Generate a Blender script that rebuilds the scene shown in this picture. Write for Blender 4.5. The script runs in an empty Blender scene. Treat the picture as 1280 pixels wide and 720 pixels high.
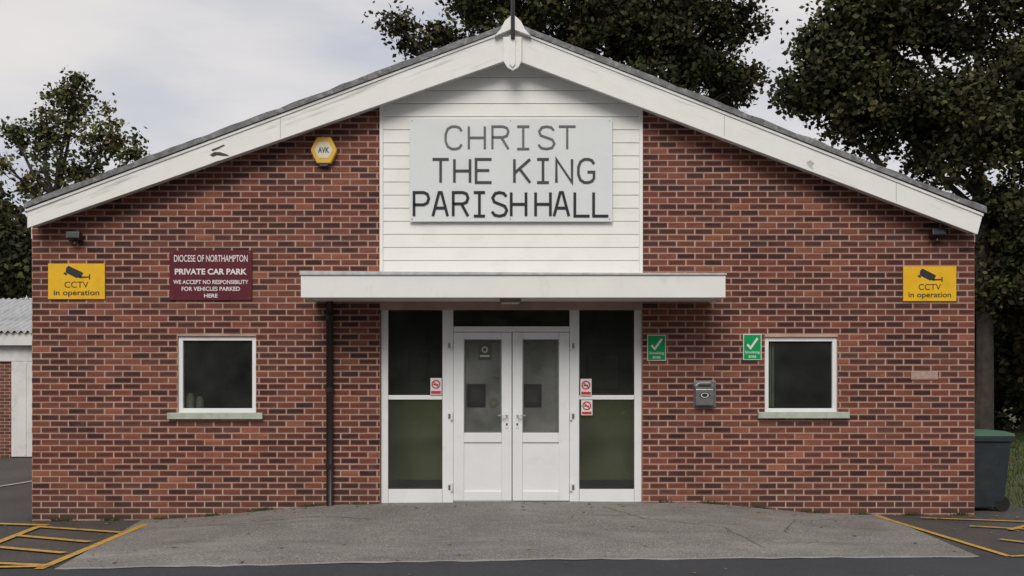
import bpy, math, random
import numpy as np
from mathutils import Vector
random.seed(7)
RNG = np.random.default_rng(11)
D, F, CH, HZ = 13.0, 1300.0, 1.65, 475.0
scene = bpy.context.scene
COL = scene.collection

def W(px, py, y=0.0):
    s = (D + y) / F
    return ((px - 640) * s, CH + (HZ - py) * s)
def zb(x):
    return -0.04 + 0.013 * max(min(x, 0.0), -8.0)
def G(px, py):
    x = 0
    for _ in range(12):
        dep = F * (CH - zb(x)) / (py - HZ)
        x = (px - 640) * dep / F
    return (x, dep - D)

# ---------------------------------------------------------------- materials
def newmat(name):
    m = bpy.data.materials.new(name); m.use_nodes = True
    nt = m.node_tree; b = nt.nodes['Principled BSDF']
    return m, nt, b
def N(nt, t, **kw):
    n = nt.nodes.new(t)
    for k, v in kw.items():
        if k in n.inputs.keys(): n.inputs[k].default_value = v
        else: setattr(n, k, v)
    return n
def mixc(nt, fac, a, b, mode='MIX'):
    n = nt.nodes.new('ShaderNodeMix'); n.data_type = 'RGBA'; n.blend_type = mode
    for sock, v in ((n.inputs[0], fac), (n.inputs[6], a), (n.inputs[7], b)):
        if hasattr(v, 'is_linked') or hasattr(v, 'links'): nt.links.new(v, sock)
        elif isinstance(v, (int, float)): sock.default_value = v
        else: sock.default_value = (*v[:3], 1)
    return n.outputs[2]
def mth(nt, op, a, b=None, c=None):
    n = nt.nodes.new('ShaderNodeMath'); n.operation = op
    for i, v in enumerate((a, b, c)):
        if v is None: continue
        if isinstance(v, (int, float)): n.inputs[i].default_value = v
        else: nt.links.new(v, n.inputs[i])
    return n.outputs[0]
def noise(nt, scale, detail=4, rough=.55, stretch=None, coord='Object'):
    tc = nt.nodes.new('ShaderNodeTexCoord'); out = tc.outputs[coord]
    if stretch:
        mp = nt.nodes.new('ShaderNodeMapping'); mp.inputs['Scale'].default_value = stretch
        nt.links.new(out, mp.inputs[0]); out = mp.outputs[0]
    n = N(nt, 'ShaderNodeTexNoise', Scale=scale, Detail=detail, Roughness=rough)
    nt.links.new(out, n.inputs['Vector'])
    return n.outputs[0]
def ramp(nt, src, p0, p1, v0=0.0, v1=1.0):
    n = nt.nodes.new('ShaderNodeMapRange')
    n.inputs[1].default_value = p0; n.inputs[2].default_value = p1
    n.inputs[3].default_value = v0; n.inputs[4].default_value = v1
    nt.links.new(src, n.inputs[0]); return n.outputs[0]
def bump(nt, b, src, strength=.3, dist=.01):
    n = N(nt, 'ShaderNodeBump', Strength=strength, Distance=dist)
    nt.links.new(src, n.inputs['Height']); nt.links.new(n.outputs[0], b.inputs['Normal'])
def mat(name, col, rough=.6, var=.12, scale=6, bmp=0, bscale=60, metallic=0, dirt=None, dirt_amt=.4, dscale=3, dstretch=None, spec=.5, dlo=.5, dhi=.72):
    m, nt, b = newmat(name)
    a = tuple(c*(1-var) for c in col); c2 = tuple(min(1, c*(1+var)) for c in col)
    c = mixc(nt, ramp(nt, noise(nt, scale), .3, .7), a, c2)
    if dirt:
        d = ramp(nt, noise(nt, dscale, 6, .65, dstretch), dlo, dhi, 0, dirt_amt)
        c = mixc(nt, d, c, dirt)
    nt.links.new(c, b.inputs['Base Color'])
    b.inputs['Roughness'].default_value = rough; b.inputs['Metallic'].default_value = metallic
    b.inputs['Specular IOR Level'].default_value = spec
    if bmp: bump(nt, b, noise(nt, bscale, 5), bmp, .005)
    return m

M = {}
def bargemat():
    """painted timber: grime streaks following the rake of the board, heavier towards its upper edge"""
    m, nt, b = newmat('barge_board_paint')
    tc = nt.nodes.new('ShaderNodeTexCoord'); s = nt.nodes.new('ShaderNodeSeparateXYZ'); nt.links.new(tc.outputs['Object'], s.inputs[0])
    ax = mth(nt, 'ABSOLUTE', s.outputs[0]); t = mth(nt, 'MULTIPLY_ADD', ax, .372, s.outputs[2])
    cb = nt.nodes.new('ShaderNodeCombineXYZ'); nt.links.new(mth(nt, 'MULTIPLY', s.outputs[0], 1.3), cb.inputs[0]); nt.links.new(mth(nt, 'MULTIPLY', t, 16), cb.inputs[1])
    n = N(nt, 'ShaderNodeTexNoise', Scale=1.0, Detail=7, Roughness=.65); nt.links.new(cb.outputs[0], n.inputs['Vector'])
    edge = ramp(nt, t, 5.72, 5.98, -.10, .13)
    patch = ramp(nt, noise(nt, .7, 3), .35, .65, -.05, .06)
    v = mth(nt, 'ADD', mth(nt, 'ADD', n.outputs[0], edge), patch)
    c = mixc(nt, ramp(nt, noise(nt, 4), .3, .7), (.77,.765,.745), (.82,.815,.79))
    c = mixc(nt, ramp(nt, v, .53, .70, 0, .68), c, (.33,.325,.31))
    spots = ramp(nt, noise(nt, 22, 5, .7), .66, .76, 0, .5)
    c = mixc(nt, spots, c, (.30,.28,.25))
    nt.links.new(c, b.inputs['Base Color']); b.inputs['Roughness'].default_value = .55
    bump(nt, b, v, .3, .006); return m
M['barge'] = bargemat()
M['fascia'] = mat('painted_timber_white', (.79,.785,.765), .5, .03, 4, .25, 30, dirt=(.36,.35,.33), dirt_amt=.6, dscale=9, dstretch=(1,1,.6), dlo=.56, dhi=.76)
M['canopyw'] = mat('canopy_white', (.80,.795,.775), .45, .03, 3, .1, 30, dirt=(.45,.44,.41), dirt_amt=.45, dscale=5, dstretch=(1,1,.4), dlo=.57, dhi=.8)
M['clad'] = mat('upvc_cladding_white', (.80,.795,.765), .45, .03, 3, .05, 20, dirt=(.5,.48,.42), dirt_amt=.25, dscale=2.5, dstretch=(1,1,3), dlo=.53, dhi=.78)
M['upvc'] = mat('upvc_frame_white', (.78,.79,.80), .35, .03, 3, dirt=(.45,.44,.41), dirt_amt=.3, dscale=4, dlo=.55, dhi=.8)
M['panel'] = mat('sign_panel_white', (.70,.73,.735), .32, .03, 1.2, dirt=(.58,.61,.62), dirt_amt=.4, dscale=1.2, dstretch=(1,1,2))
M['felt'] = mat('roof_felt_grey', (.16,.165,.17), .9, .35, 9, .8, 40, dirt=(.42,.42,.41), dirt_amt=.8, dscale=14)
M['lead'] = mat('canopy_flashing_grey', (.50,.51,.51), .6, .15, 10, .2, 40, dirt=(.22,.22,.22), dirt_amt=.5, dscale=8)
M['mortar'] = mat('mortar', (.43,.30,.24), .95, .2, 2.5, .6, 120)
M['black'] = mat('black_plastic', (.018,.017,.017), .4, .2, 8)
M['pipe'] = mat('downpipe_paint', (.018,.012,.011), .45, .2, 8)
M['sill'] = mat('sill_painted', (.42,.47,.40), .6, .1, 6, .2, 40, dirt=(.15,.17,.13), dirt_amt=.4, dscale=9)
M['yellow'] = mat('sign_yellow', (.80,.46,.012), .4, .06, 5, dirt=(.45,.28,.03), dirt_amt=.25, dscale=9)
M['abox'] = mat('alarm_yellow', (.72,.42,.05), .35, .05, 5)
M['blue'] = mat('alarm_blue', (.05,.07,.18), .5, .05, 5)
M['cream'] = mat('alarm_cream', (.66,.62,.48), .4, .04, 5)
M['maroon'] = mat('sign_maroon', (.105,.012,.022), .5, .12, 5, spec=.3)
M['signwhite'] = mat('lettering_white', (.72,.68,.68), .5, .05, 9)
M['ink'] = mat('lettering_black', (.02,.02,.02), .5, .1, 9)
M['green'] = mat('sign_green', (.0,.29,.085), .45, .08, 5, spec=.3)
M['red'] = mat('sign_red', (.55,.03,.03), .45, .08, 5)
M['metal'] = mat('brushed_metal', (.30,.30,.30), .38, .15, 20, metallic=.8)
M['handle'] = mat('handle_metal', (.55,.55,.55), .35, .1, 20, metallic=.6)
M['dark'] = mat('interior_dark', (.03,.03,.028), .9, .2, 2)
M['ceil'] = mat('interior_ceiling', (.25,.25,.22), .9, .1, 2)
M['olive'] = mat('interior_olive_wall', (.46,.45,.24), .8, .12, 1.6, dirt=(.20,.20,.12), dirt_amt=.6, dscale=1.3, dstretch=(1,1,.5))
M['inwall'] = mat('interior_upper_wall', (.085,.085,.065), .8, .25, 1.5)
M['ingrey'] = mat('interior_door_grey', (.62,.61,.57), .6, .1, 2)
M['floor'] = mat('interior_floor', (.12,.10,.07), .4, .2, 3)
M['plaque'] = mat('plaque_stone', (.38,.26,.23), .8, .2, 30)
M['woodbare'] = mat('bare_wood', (.07,.06,.05), .9, .4, 30)
M['bingrey'] = mat('bin_plastic_grey', (.028,.035,.043), .5, .12, 6, .1, 90, dirt=(.08,.08,.07), dirt_amt=.3, dscale=8, spec=.3)
M['bingreen'] = mat('bin_lid_green', (.05,.12,.075), .5, .1, 6, spec=.3)
M['bark'] = mat('bark', (.04,.034,.027), .95, .35, 6, .8, 25)
M['groof'] = mat('fibre_cement_roof', (.42,.43,.44), .8, .15, 3, dirt=(.2,.21,.2), dirt_amt=.6, dscale=2)
M['gwhite'] = mat('garage_white', (.66,.66,.65), .6, .06, 2, dirt=(.35,.34,.32), dirt_amt=.5, dscale=2.5)
M['crack'] = mat('crack_filler', (.045,.043,.04), .9, .2, 20)
for nm, c in (('let1_sheen', (.13,.135,.14)), ('let2', (.055,.057,.06)), ('let3', (.02,.02,.023))):  # top line's lighter grey is sheen painted into the letter colour
    M[nm] = mat('letter_'+nm, c, .5, .15, 9, spec=.3)

def asphalt(name, col, speck=.35, patch=.25, fine=110, light=(.2,.2,.19), lt=.55, worn=None):
    m, nt, b = newmat(name)
    n1 = ramp(nt, noise(nt, fine, 3, .7), .35, .65)
    n2 = ramp(nt, noise(nt, .9, 6, .6), .3, .7)
    n3 = ramp(nt, noise(nt, 45, 2, .5), .58, .68, 0, lt)
    n4 = ramp(nt, noise(nt, 3.5, 7, .7), .55, .75, 0, .35)
    c = mixc(nt, n1, tuple(x*(1-speck) for x in col), tuple(x*(1+speck) for x in col))
    c = mixc(nt, n3, c, light)
    c = mixc(nt, n4, c, tuple(x*.55 for x in col))
    if worn:
        n5 = ramp(nt, noise(nt, 1.1, 8, .72, (1,2.2,1)), .48, .66, 0, .6)
        c = mixc(nt, n5, c, worn)
        n6 = ramp(nt, noise(nt, 1.9, 6, .6, (.5,1.4,1)), .58, .72, 0, .45)
        c = mixc(nt, n6, c, tuple(x*.45 for x in col))
    mm = mixc(nt, n2, (1-patch, 1-patch, 1-patch), (1+patch*.6, 1+patch*.6, 1+patch*.55))
    c = mixc(nt, 1.0, c, mm, 'MULTIPLY')
    nt.links.new(c, b.inputs['Base Color'])
    b.inputs['Roughness'].default_value = .9; b.inputs['Specular IOR Level'].default_value = .3
    bump(nt, b, noise(nt, fine*.6, 4, .7), 1.0, .012)
    return m
M['carpark'] = asphalt('asphalt_car_park', (.076,.068,.063), light=(.17,.16,.15))
M['road'] = asphalt('asphalt_road', (.050,.052,.059), .3, .12, light=(.10,.10,.11), lt=.35)
M['apron'] = asphalt('worn_tarmac_apron', (.195,.182,.172), .5, .22, 70, light=(.44,.42,.40), lt=.7, worn=(.30,.285,.27))
M['edge'] = asphalt('apron_edge', (.30,.29,.28), .3, .2, light=(.4,.4,.38))

def grassmat():
    m, nt, b = newmat('grass')
    c = mixc(nt, ramp(nt, noise(nt, 25, 4), .3, .7), (.035,.050,.013), (.085,.09,.03))
    c = mixc(nt, ramp(nt, noise(nt, 1.2, 4), .45, .7, 0, .5), c, (.11,.09,.045))
    nt.links.new(c, b.inputs['Base Color']); b.inputs['Roughness'].default_value = .9
    bump(nt, b, noise(nt, 60, 4), 1, .02); return m
M['grass'] = grassmat()

def brickmat():
    m, nt, b = newmat('facing_brick')
    a = nt.nodes.new('ShaderNodeAttribute'); a.attribute_name = 'pcol'
    c = a.outputs['Color']
    n = ramp(nt, noise(nt, 90, 4, .7), .3, .7)
    c = mixc(nt, 1.0, c, mixc(nt, n, (.75,.75,.75), (1.24,1.22,1.2)), 'MULTIPLY')
    n = ramp(nt, noise(nt, .55, 6, .6), .3, .7)
    c = mixc(nt, 1.0, c, mixc(nt, n, (.86,.85,.87), (1.12,1.12,1.11)), 'MULTIPLY')
    n = ramp(nt, noise(nt, 3.2, 8, .7), .60, .80, 0, .26)
    c = mixc(nt, n, c, (.36,.28,.24))
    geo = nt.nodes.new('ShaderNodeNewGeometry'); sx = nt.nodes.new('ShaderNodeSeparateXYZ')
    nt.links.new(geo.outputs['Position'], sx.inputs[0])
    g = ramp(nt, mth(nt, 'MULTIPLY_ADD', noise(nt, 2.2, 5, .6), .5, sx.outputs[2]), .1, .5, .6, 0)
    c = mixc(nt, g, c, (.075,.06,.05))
    nt.links.new(c, b.inputs['Base Color']); b.inputs['Roughness'].default_value = .85
    b.inputs['Specular IOR Level'].default_value = .25
    bump(nt, b, noise(nt, 140, 5, .7), .6, .004)
    return m
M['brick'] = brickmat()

def leafmat():
    m, nt, b = newmat('leaf')
    a = nt.nodes.new('ShaderNodeAttribute'); a.attribute_name = 'pcol'
    nt.links.new(a.outputs['Color'], b.inputs['Base Color'])
    b.inputs['Roughness'].default_value = .65; b.inputs['Specular IOR Level'].default_value = .2
    return m
M['leaf'] = leafmat()

def sidebrick():
    m, nt, b = newmat('side_brickwork')
    tc = nt.nodes.new('ShaderNodeTexCoord'); s = nt.nodes.new('ShaderNodeSeparateXYZ'); cb = nt.nodes.new('ShaderNodeCombineXYZ')
    nt.links.new(tc.outputs['Object'], s.inputs[0])
    nt.links.new(mth(nt, 'ADD', s.outputs[0], s.outputs[1]), cb.inputs[0]); nt.links.new(s.outputs[2], cb.inputs[1])
    br = N(nt, 'ShaderNodeTexBrick', Scale=1.0)
    br.inputs['Brick Width'].default_value = .225; br.inputs['Row Height'].default_value = .077
    br.inputs['Mortar Size'].default_value = .006
    br.inputs['Color1'].default_value = (.20,.068,.045,1); br.inputs['Color2'].default_value = (.085,.034,.028,1)
    br.inputs['Mortar'].default_value = (.40,.28,.22,1)
    nt.links.new(cb.outputs[0], br.inputs[0]); nt.links.new(br.outputs[0], b.inputs['Base Color'])
    b.inputs['Roughness'].default_value = .9
    return m
M['sbrick'] = sidebrick()

def glass(name, tint=(.9,.93,.9), film=0.0, filmcol=(.5,.5,.5)):
    m = bpy.data.materials.new(name); m.use_nodes = True; nt = m.node_tree
    nt.nodes.clear()
    o = nt.nodes.new('ShaderNodeOutputMaterial')
    t = N(nt, 'ShaderNodeBsdfTransparent'); t.inputs[0].default_value = (*tint, 1)
    base = t.outputs[0]
    if film:
        d = N(nt, 'ShaderNodeBsdfDiffuse'); d.inputs[0].default_value = (*filmcol, 1)
        mf = nt.nodes.new('ShaderNodeMixShader')
        nt.links.new(ramp(nt, noise(nt, 2.5, 4), .3, .7, film*.6, film*1.4), mf.inputs[0])
        nt.links.new(base, mf.inputs[1]); nt.links.new(d.outputs[0], mf.inputs[2]); base = mf.outputs[0]
    g = N(nt, 'ShaderNodeBsdfGlossy'); g.inputs['Roughness'].default_value = .01
    bp = N(nt, 'ShaderNodeBump', Strength=.12, Distance=.01); nt.links.new(noise(nt, 1.6, 2), bp.inputs['Height']); nt.links.new(bp.outputs[0], g.inputs['Normal'])
    fr = N(nt, 'ShaderNodeFresnel', IOR=1.65)
    mx = nt.nodes.new('ShaderNodeMixShader')
    nt.links.new(fr.outputs[0], mx.inputs[0]); nt.links.new(base, mx.inputs[1]); nt.links.new(g.outputs[0], mx.inputs[2])
    nt.links.new(mx.outputs[0], o.inputs[0])
    return m
M['glass'] = glass('window_glass', (.88,.92,.86), .045, (.4,.42,.4))
M['dglass'] = glass('door_glass', (.82,.84,.82), .30, (.36,.37,.35))

# ---------------------------------------------------------------- mesh helpers
def mesh(name, verts, faces, m, parent=None, bevel=0, colors=None, smooth=False):
    me = bpy.data.meshes.new(name)
    me.from_pydata([tuple(v) for v in verts], [], faces); me.update()
    if colors is not None:
        at = me.attributes.new('pcol', 'FLOAT_COLOR', 'POINT')
        at.data.foreach_set('color', np.asarray(colors, dtype=np.float32).ravel())
    ms = m if isinstance(m, (list, tuple)) else [m]
    for q in ms: me.materials.append(q)
    o = bpy.data.objects.new(name, me); COL.objects.link(o)
    if parent: o.parent = parent
    if bevel:
        b = o.modifiers.new('bevel', 'BEVEL'); b.width = bevel; b.segments = 2; b.limit_method = 'ANGLE'
    if smooth: me.polygons.foreach_set('use_smooth', [True]*len(me.polygons))
    return o
def empty(name, loc=(0,0,0)):
    o = bpy.data.objects.new(name, None); COL.objects.link(o); o.empty_display_size = .2
    return o
BF = [(0,3,2,1),(4,5,6,7),(0,1,5,4),(1,2,6,5),(2,3,7,6),(3,0,4,7)]
def box(name, x0, x1, y0, y1, z0, z1, m, parent=None, bevel=0):
    v = [(x0,y0,z0),(x1,y0,z0),(x1,y1,z0),(x0,y1,z0),(x0,y0,z1),(x1,y0,z1),(x1,y1,z1),(x0,y1,z1)]
    return mesh(name, v, BF, m, parent, bevel)
def pbox(name, px0, px1, py0, py1, yf, th, m, parent=None, bevel=0):
    x0, z1 = W(px0, py0, yf); x1, z0 = W(px1, py1, yf)
    return box(name, x0, x1, yf, yf+th, z0, z1, m, parent, bevel)
def prism(name, poly, y0, y1, m, parent=None, bevel=0):
    n = len(poly)
    v = [(x,y0,z) for x,z in poly] + [(x,y1,z) for x,z in poly]
    f = [tuple(range(n)), tuple(range(2*n-1, n-1, -1))] + [(i, i+n, (i+1)%n+n, (i+1)%n) for i in range(n)]
    o = mesh(name, v, f, m, parent, bevel)
    import bmesh
    bm = bmesh.new(); bm.from_mesh(o.data); bmesh.ops.recalc_face_normals(bm, faces=bm.faces); bm.to_mesh(o.data); bm.free()
    return o
def text(s, pxc, pyc, wpx, hpx, y, m, parent, name='lettering', bold=0.0):
    cu = bpy.data.curves.new('t', 'FONT'); cu.body = s; cu.size = 1; cu.offset = bold
    o = bpy.data.objects.new('t', cu); COL.objects.link(o)
    bpy.context.view_layer.update()
    me = bpy.data.meshes.new_from_object(o.evaluated_get(bpy.context.evaluated_depsgraph_get()))
    bpy.data.objects.remove(o)
    co = np.array([v.co[:] for v in me.vertices]); fs = [tuple(p.vertices) for p in me.polygons]
    mn, mx = co.min(0), co.max(0)
    xc, zc = W(pxc, pyc, y); sc = (D+y)/F
    w, h = wpx*sc, hpx*sc
    vs = [(xc + ((c[0]-mn[0])/(mx[0]-mn[0])-.5)*w, y, zc + ((c[1]-mn[1])/(mx[1]-mn[1])-.5)*h) for c in co]
    return mesh(name, vs, fs, m, parent)
def ribbon(pts, w, y):
    P = [np.array(p, float) for p in pts]; L = []; R = []
    for i, p in enumerate(P):
        d0 = P[i]-P[i-1] if i > 0 else P[1]-P[0]
        d1 = P[i+1]-P[i] if i < len(P)-1 else d0
        d0 = d0/np.linalg.norm(d0); d1 = d1/np.linalg.norm(d1)
        t = d0+d1; t = t/max(np.linalg.norm(t), 1e-6); n = np.array([-t[1], t[0]])
        k = 1/max(.4, abs(np.dot(n, np.array([-d0[1], d0[0]]))))
        L.append(p+n*w/2*k); R.append(p-n*w/2*k)
    v = [(a[0],y,a[1]) for a in L]+[(a[0],y,a[1]) for a in R]; k = len(P)
    return v, [(i, i+1, i+1+k, i+k) for i in range(k-1)]
def join_geo(parts):
    V, Fc = [], []
    for v, f in parts:
        o = len(V); V += v; Fc += [tuple(i+o for i in q) for q in f]
    return V, Fc
def disc(cx, cz, r, y, n=24, r2=None):
    a = [2*math.pi*i/n for i in range(n)]
    if r2 is None:
        return [(cx+r*math.cos(t), y, cz+r*math.sin(t)) for t in a], [tuple(range(n))]
    v = [(cx+r*math.cos(t), y, cz+r*math.sin(t)) for t in a]+[(cx+r2*math.cos(t), y, cz+r2*math.sin(t)) for t in a]
    return v, [(i, (i+1)%n, (i+1)%n+n, i+n) for i in range(n)]
def tubegeo(pts, rad, seg=8):
    V, Fc = [], []; k = len(pts); P = [Vector(p) for p in pts]
    for i, p in enumerate(P):
        t = (P[min(i+1,k-1)]-P[max(i-1,0)]).normalized()
        u = t.cross(Vector((0,0,1)) if abs(t.z) < .9 else Vector((1,0,0))).normalized(); w = t.cross(u)
        for j in range(seg):
            a = 2*math.pi*j/seg; q = p+(u*math.cos(a)+w*math.sin(a))*rad[i]; V.append(tuple(q))
    for i in range(k-1):
        for j in range(seg):
            Fc.append((i*seg+j, i*seg+(j+1)%seg, (i+1)*seg+(j+1)%seg, (i+1)*seg+j))
    Fc.append(tuple(range(seg))); Fc.append(tuple(range((k-1)*seg, k*seg)))
    return V, Fc

# ---------------------------------------------------------------- the hall
hall = empty('parish_hall')
XL, XR = W(40,0)[0], W(1218,0)[0]
CX0, CX1 = W(475,0)[0], W(803,0)[0]
def wall_top(x):
    za, zl, zr = 5.80, 3.66, 3.60
    return za + (zl-za)*(x/XL) if x < 0 else za + (zr-za)*(x/XR)
wl = (W(222,0)[0], W(320,0)[0], W(0,517)[1], W(0,420)[1])
wr = (W(956,0)[0], W(1047,0)[0], W(0,517)[1], W(0,421)[1])
ZCL = W(0,342)[1]
def front_wall():
    V, Fc = [], []
    def quad(x0, x1, z0, z1a, z1b=None):
        o = len(V); z1b = z1a if z1b is None else z1b
        V.extend([(x0,0,z0),(x1,0,z0),(x1,0,z1b),(x0,0,z1a)]); Fc.append((o,o+1,o+2,o+3))
    ZB = -.4
    quad(XL, wl[0], ZB, wall_top(XL), wall_top(wl[0]))
    quad(wl[0], wl[1], ZB, wl[2]); quad(wl[0], wl[1], wl[3], wall_top(wl[0]), wall_top(wl[1]))
    quad(wl[1], CX0, ZB, wall_top(wl[1]), wall_top(CX0))
    quad(CX0, 0, ZCL-.45, wall_top(CX0), wall_top(0)); quad(0, CX1, ZCL-.45, wall_top(0), wall_top(CX1))
    quad(CX1, wr[0], ZB, wall_top(CX1), wall_top(wr[0]))
    quad(wr[0], wr[1], ZB, wr[2]); quad(wr[0], wr[1], wr[3], wall_top(wr[0]), wall_top(wr[1]))
    quad(wr[1], XR, ZB, wall_top(wr[1]), wall_top(XR))
    for (a,b,c,d) in (wl, wr, (CX0, CX1, -.4, ZCL-.45)):
        for p, q in (((a,c),(a,d)), ((a,d),(b,d)), ((b,d),(b,c)), ((b,c),(a,c))):
            o = len(V); V.extend([(p[0],0,p[1]),(q[0],0,q[1]),(q[0],.28,q[1]),(p[0],.28,p[1])]); Fc.append((o,o+1,o+2,o+3))
    mesh('front_wall', V, Fc, M['mortar'], hall)
front_wall()

def bricks():
    V, Fc, C = [], [], []
    RH, BW, J = .0775, .227, .0145
    palette = [((.250,.092,.060),(.165,.056,.040),34), ((.235,.085,.058),(.098,.037,.031),32), ((.215,.078,.055),(.064,.028,.026),20),
               ((.285,.115,.073),(.23,.082,.052),8), ((.155,.062,.048),(.052,.024,.025),10), ((.23,.088,.062),(.095,.042,.038),8)]
    wts = [p[2] for p in palette]
    r = random.Random(5)
    z = -.33; row = 0
    while z < 5.8:
        z0, z1 = z+J/2, z+RH-J/2
        segs = [(XL, CX0), (CX1, XR)]
        zm = (z0+z1)/2
        for (a,b,c,d) in (wl, wr):
            if c < zm < d:
                ns = []
                for s in segs:
                    if s[0] < a and s[1] > b: ns += [(s[0], a), (b, s[1])]
                    else: ns.append(s)
                segs = ns
        off = (row % 2)*BW/2
        for s0, s1 in segs:
            x = XL - off + math.floor((s0-XL)/BW)*BW
            while x < s1:
                a, b = max(x, s0-J/2), min(x+BW, s1+J/2)
                x += BW
                if b-a < .03: continue
                a += J/2; b -= J/2
                if wall_top(a) < z1 or wall_top(b) < z1: continue
                p = r.choices(palette, wts)[0]; k = r.uniform(.84, 1.16)
                o = len(V); i = min(.015, (b-a)*.25)
                ja, jb, jz = r.uniform(-.002,.002), r.uniform(-.002,.002), r.uniform(-.0012,.0012)
                a += ja; b += jb; yf = -.006 + r.uniform(-.0012,.0012)
                ZZ = (z0+jz, z1+jz)
                V.extend([(a,0.001,ZZ[0]),(b,0.001,ZZ[0]),(b,0.001,ZZ[1]),(a,0.001,ZZ[1])])
                V.extend([(a+.002,yf,ZZ[0]+.002),(b-.002,yf,ZZ[0]+.002),(b-.002,yf,ZZ[1]-.002),(a+.002,yf,ZZ[1]-.002)])
                V.extend([(a+i,yf-.0004,ZZ[0]+.013),(b-i,yf-.0004,ZZ[0]+.013),(b-i,yf-.0004,ZZ[1]-.013),(a+i,yf-.0004,ZZ[1]-.013)])
                co, ci = [c*k for c in p[0]], [c*k for c in p[1]]
                C.extend([(*co,1)]*8)
                for _ in range(4):
                    kk = r.uniform(.78,1.25); C.append((ci[0]*kk,ci[1]*kk,ci[2]*kk,1))
                for q in range(4):
                    n = (q+1)%4
                    Fc.append((o+q,o+n,o+4+n,o+4+q)); Fc.append((o+4+q,o+4+n,o+8+n,o+8+q))
                Fc.append((o+8,o+9,o+10,o+11))
        z += RH; row += 1
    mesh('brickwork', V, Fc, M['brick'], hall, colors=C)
bricks()
LEN = 15.0
prism('side_wall_left', [(XL,-.4),(XL+.28,-.4),(XL+.28,3.66),(XL,3.62)], .002, LEN, M['sbrick'], hall)
prism('side_wall_right', [(XR-.28,-.4),(XR,-.4),(XR,3.56),(XR-.28,3.6)], .002, LEN, M['sbrick'], hall)
prism('back_wall', [(XL+.28,-.4),(XR-.28,-.4),(XR-.28,3.55),(0,5.8),(XL+.28,3.6)], LEN-.28, LEN-.002, M['sbrick'], hall)
box('floor_slab', XL+.28, XR-.28, .02, LEN-.28, -.3, .105, M['floor'], hall)
yf = -.28
def FW(px, py): return W(px, py, yf)
tl, ta, tr = FW(34,261), FW(640,35), FW(1229,267)
bl, ba, brr = FW(34,285), FW(640,73), FW(1222,293)
def up(p, d): return (p[0], p[1]+d)
def jag(p, q, n, d, amp, r):
    out = []
    for i in range(n+1):
        t = i/n; out.append((p[0]+(q[0]-p[0])*t, p[1]+(q[1]-p[1])*t + d + r.uniform(-amp, amp)))
    return out
rr = random.Random(3)
left_top = jag((tl[0]-.03,tl[1]), ta, 40, .072, .011, rr); right_top = jag(ta, (tr[0]+.03,tr[1]), 40, .072, .011, rr)
def roofslab(name, lower, upper):
    n = len(upper)
    lo = [(u[0], lower[0][1]+(lower[1][1]-lower[0][1])*i/(n-1)) for i, u in enumerate(upper)]
    V, Fc = [], []
    for y in (-.31, -.10, LEN+.2):
        V += [(p[0], y, p[1]) for p in lo]
        base = upper if y < -.2 else [(u[0], lo[i][1]+.07) for i, u in enumerate(upper)]
        V += [(p[0], y, p[1]) for p in base]
    L = 2*n
    for i in range(n-1):
        Fc.append((i, i+1, n+i+1, n+i))
        for k in range(2):
            Fc.append((k*L+n+i, k*L+n+i+1, (k+1)*L+n+i+1, (k+1)*L+n+i))
            Fc.append((k*L+i, (k+1)*L+i, (k+1)*L+i+1, k*L+i+1))
        Fc.append((2*L+i, 2*L+i+1, 2*L+n+i+1, 2*L+n+i))
    for k in range(2):
        for e in (0, n-1):
            Fc.append((k*L+e, k*L+n+e, (k+1)*L+n+e, (k+1)*L+e))
    mesh(name, V, Fc, M['felt'], hall)
roofslab('roof_slope_left', ((0,tl[1]+.003),(0,ta[1]+.003)), left_top)
roofslab('roof_slope_right', ((0,ta[1]+.003),(0,tr[1]+.003)), right_top)
prism('barge_board_left', [bl, ba, ta, tl], yf, yf+.03, M['barge'], hall, .004)
prism('barge_board_right', [ba, brr, tr, ta], yf, yf+.03, M['barge'], hall, .004)
cap = .035
prism('verge_strip_left', [up(tl,-cap), up(ta,-cap), up(ta,-.002), up(tl,-.002)], yf-.014, yf-.001, M['barge'], hall, .003)
prism('verge_strip_right', [up(ta,-cap), up(tr,-cap), up(tr,-.002), up(ta,-.002)], yf-.014, yf-.001, M['barge'], hall, .003)
prism('soffit_left', [up(bl,.05), up(ba,.05), up(ba,.07), up(bl,.07)], yf+.031, -.002, M['fascia'], hall)
prism('soffit_right', [up(ba,.05), up(brr,.05), up(brr,.07), up(ba,.07)], yf+.031, -.002, M['fascia'], hall)
box('eaves_fascia_left', XL-.022, XL-.001, .03, LEN, 3.42, 3.60, M['fascia'], hall)
box('eaves_fascia_right', XR+.001, XR+.022, .03, LEN, 3.38, 3.55, M['fascia'], hall)
def flake(pts, y, m=M['woodbare']):
    mesh('peeling_patch', [(W(a,b,y)[0], y, W(a,b,y)[1]) for a,b in pts], [tuple(range(len(pts)))], m, hall)
flake([(262,193.5),(268,190),(275,190),(284,193),(287,195),(279,195),(271,194),(266,196)], yf-.003)
flake([(264,187),(272,184),(280,180.5),(281,182),(273,186),(266,189)], yf-.003)
flake([(262,205),(272,201),(284,199.5),(278,203),(268,207)], yf-.003)
flake([(1008,203),(1013,200),(1018,204),(1015,208),(1017,212),(1011,208)], yf-.003, M['lead'])
for px, t0, t1 in ((350,146,172),(905,142,170),(1120,226,252)):
    flake([(px,t0),(px+.8,t0),(px+.8,t1),(px,t1)], yf-.003, M['lead'])
ya = yf-.05
def PX(l, y): return [W(a,b,y) for a,b in l]
prism('apex_finial_board', PX([(629,46),(652,46),(652,76),(648,84),(641,88),(634,84),(629,76)], ya), ya, yf-.02, M['fascia'], hall, .004)
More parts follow.
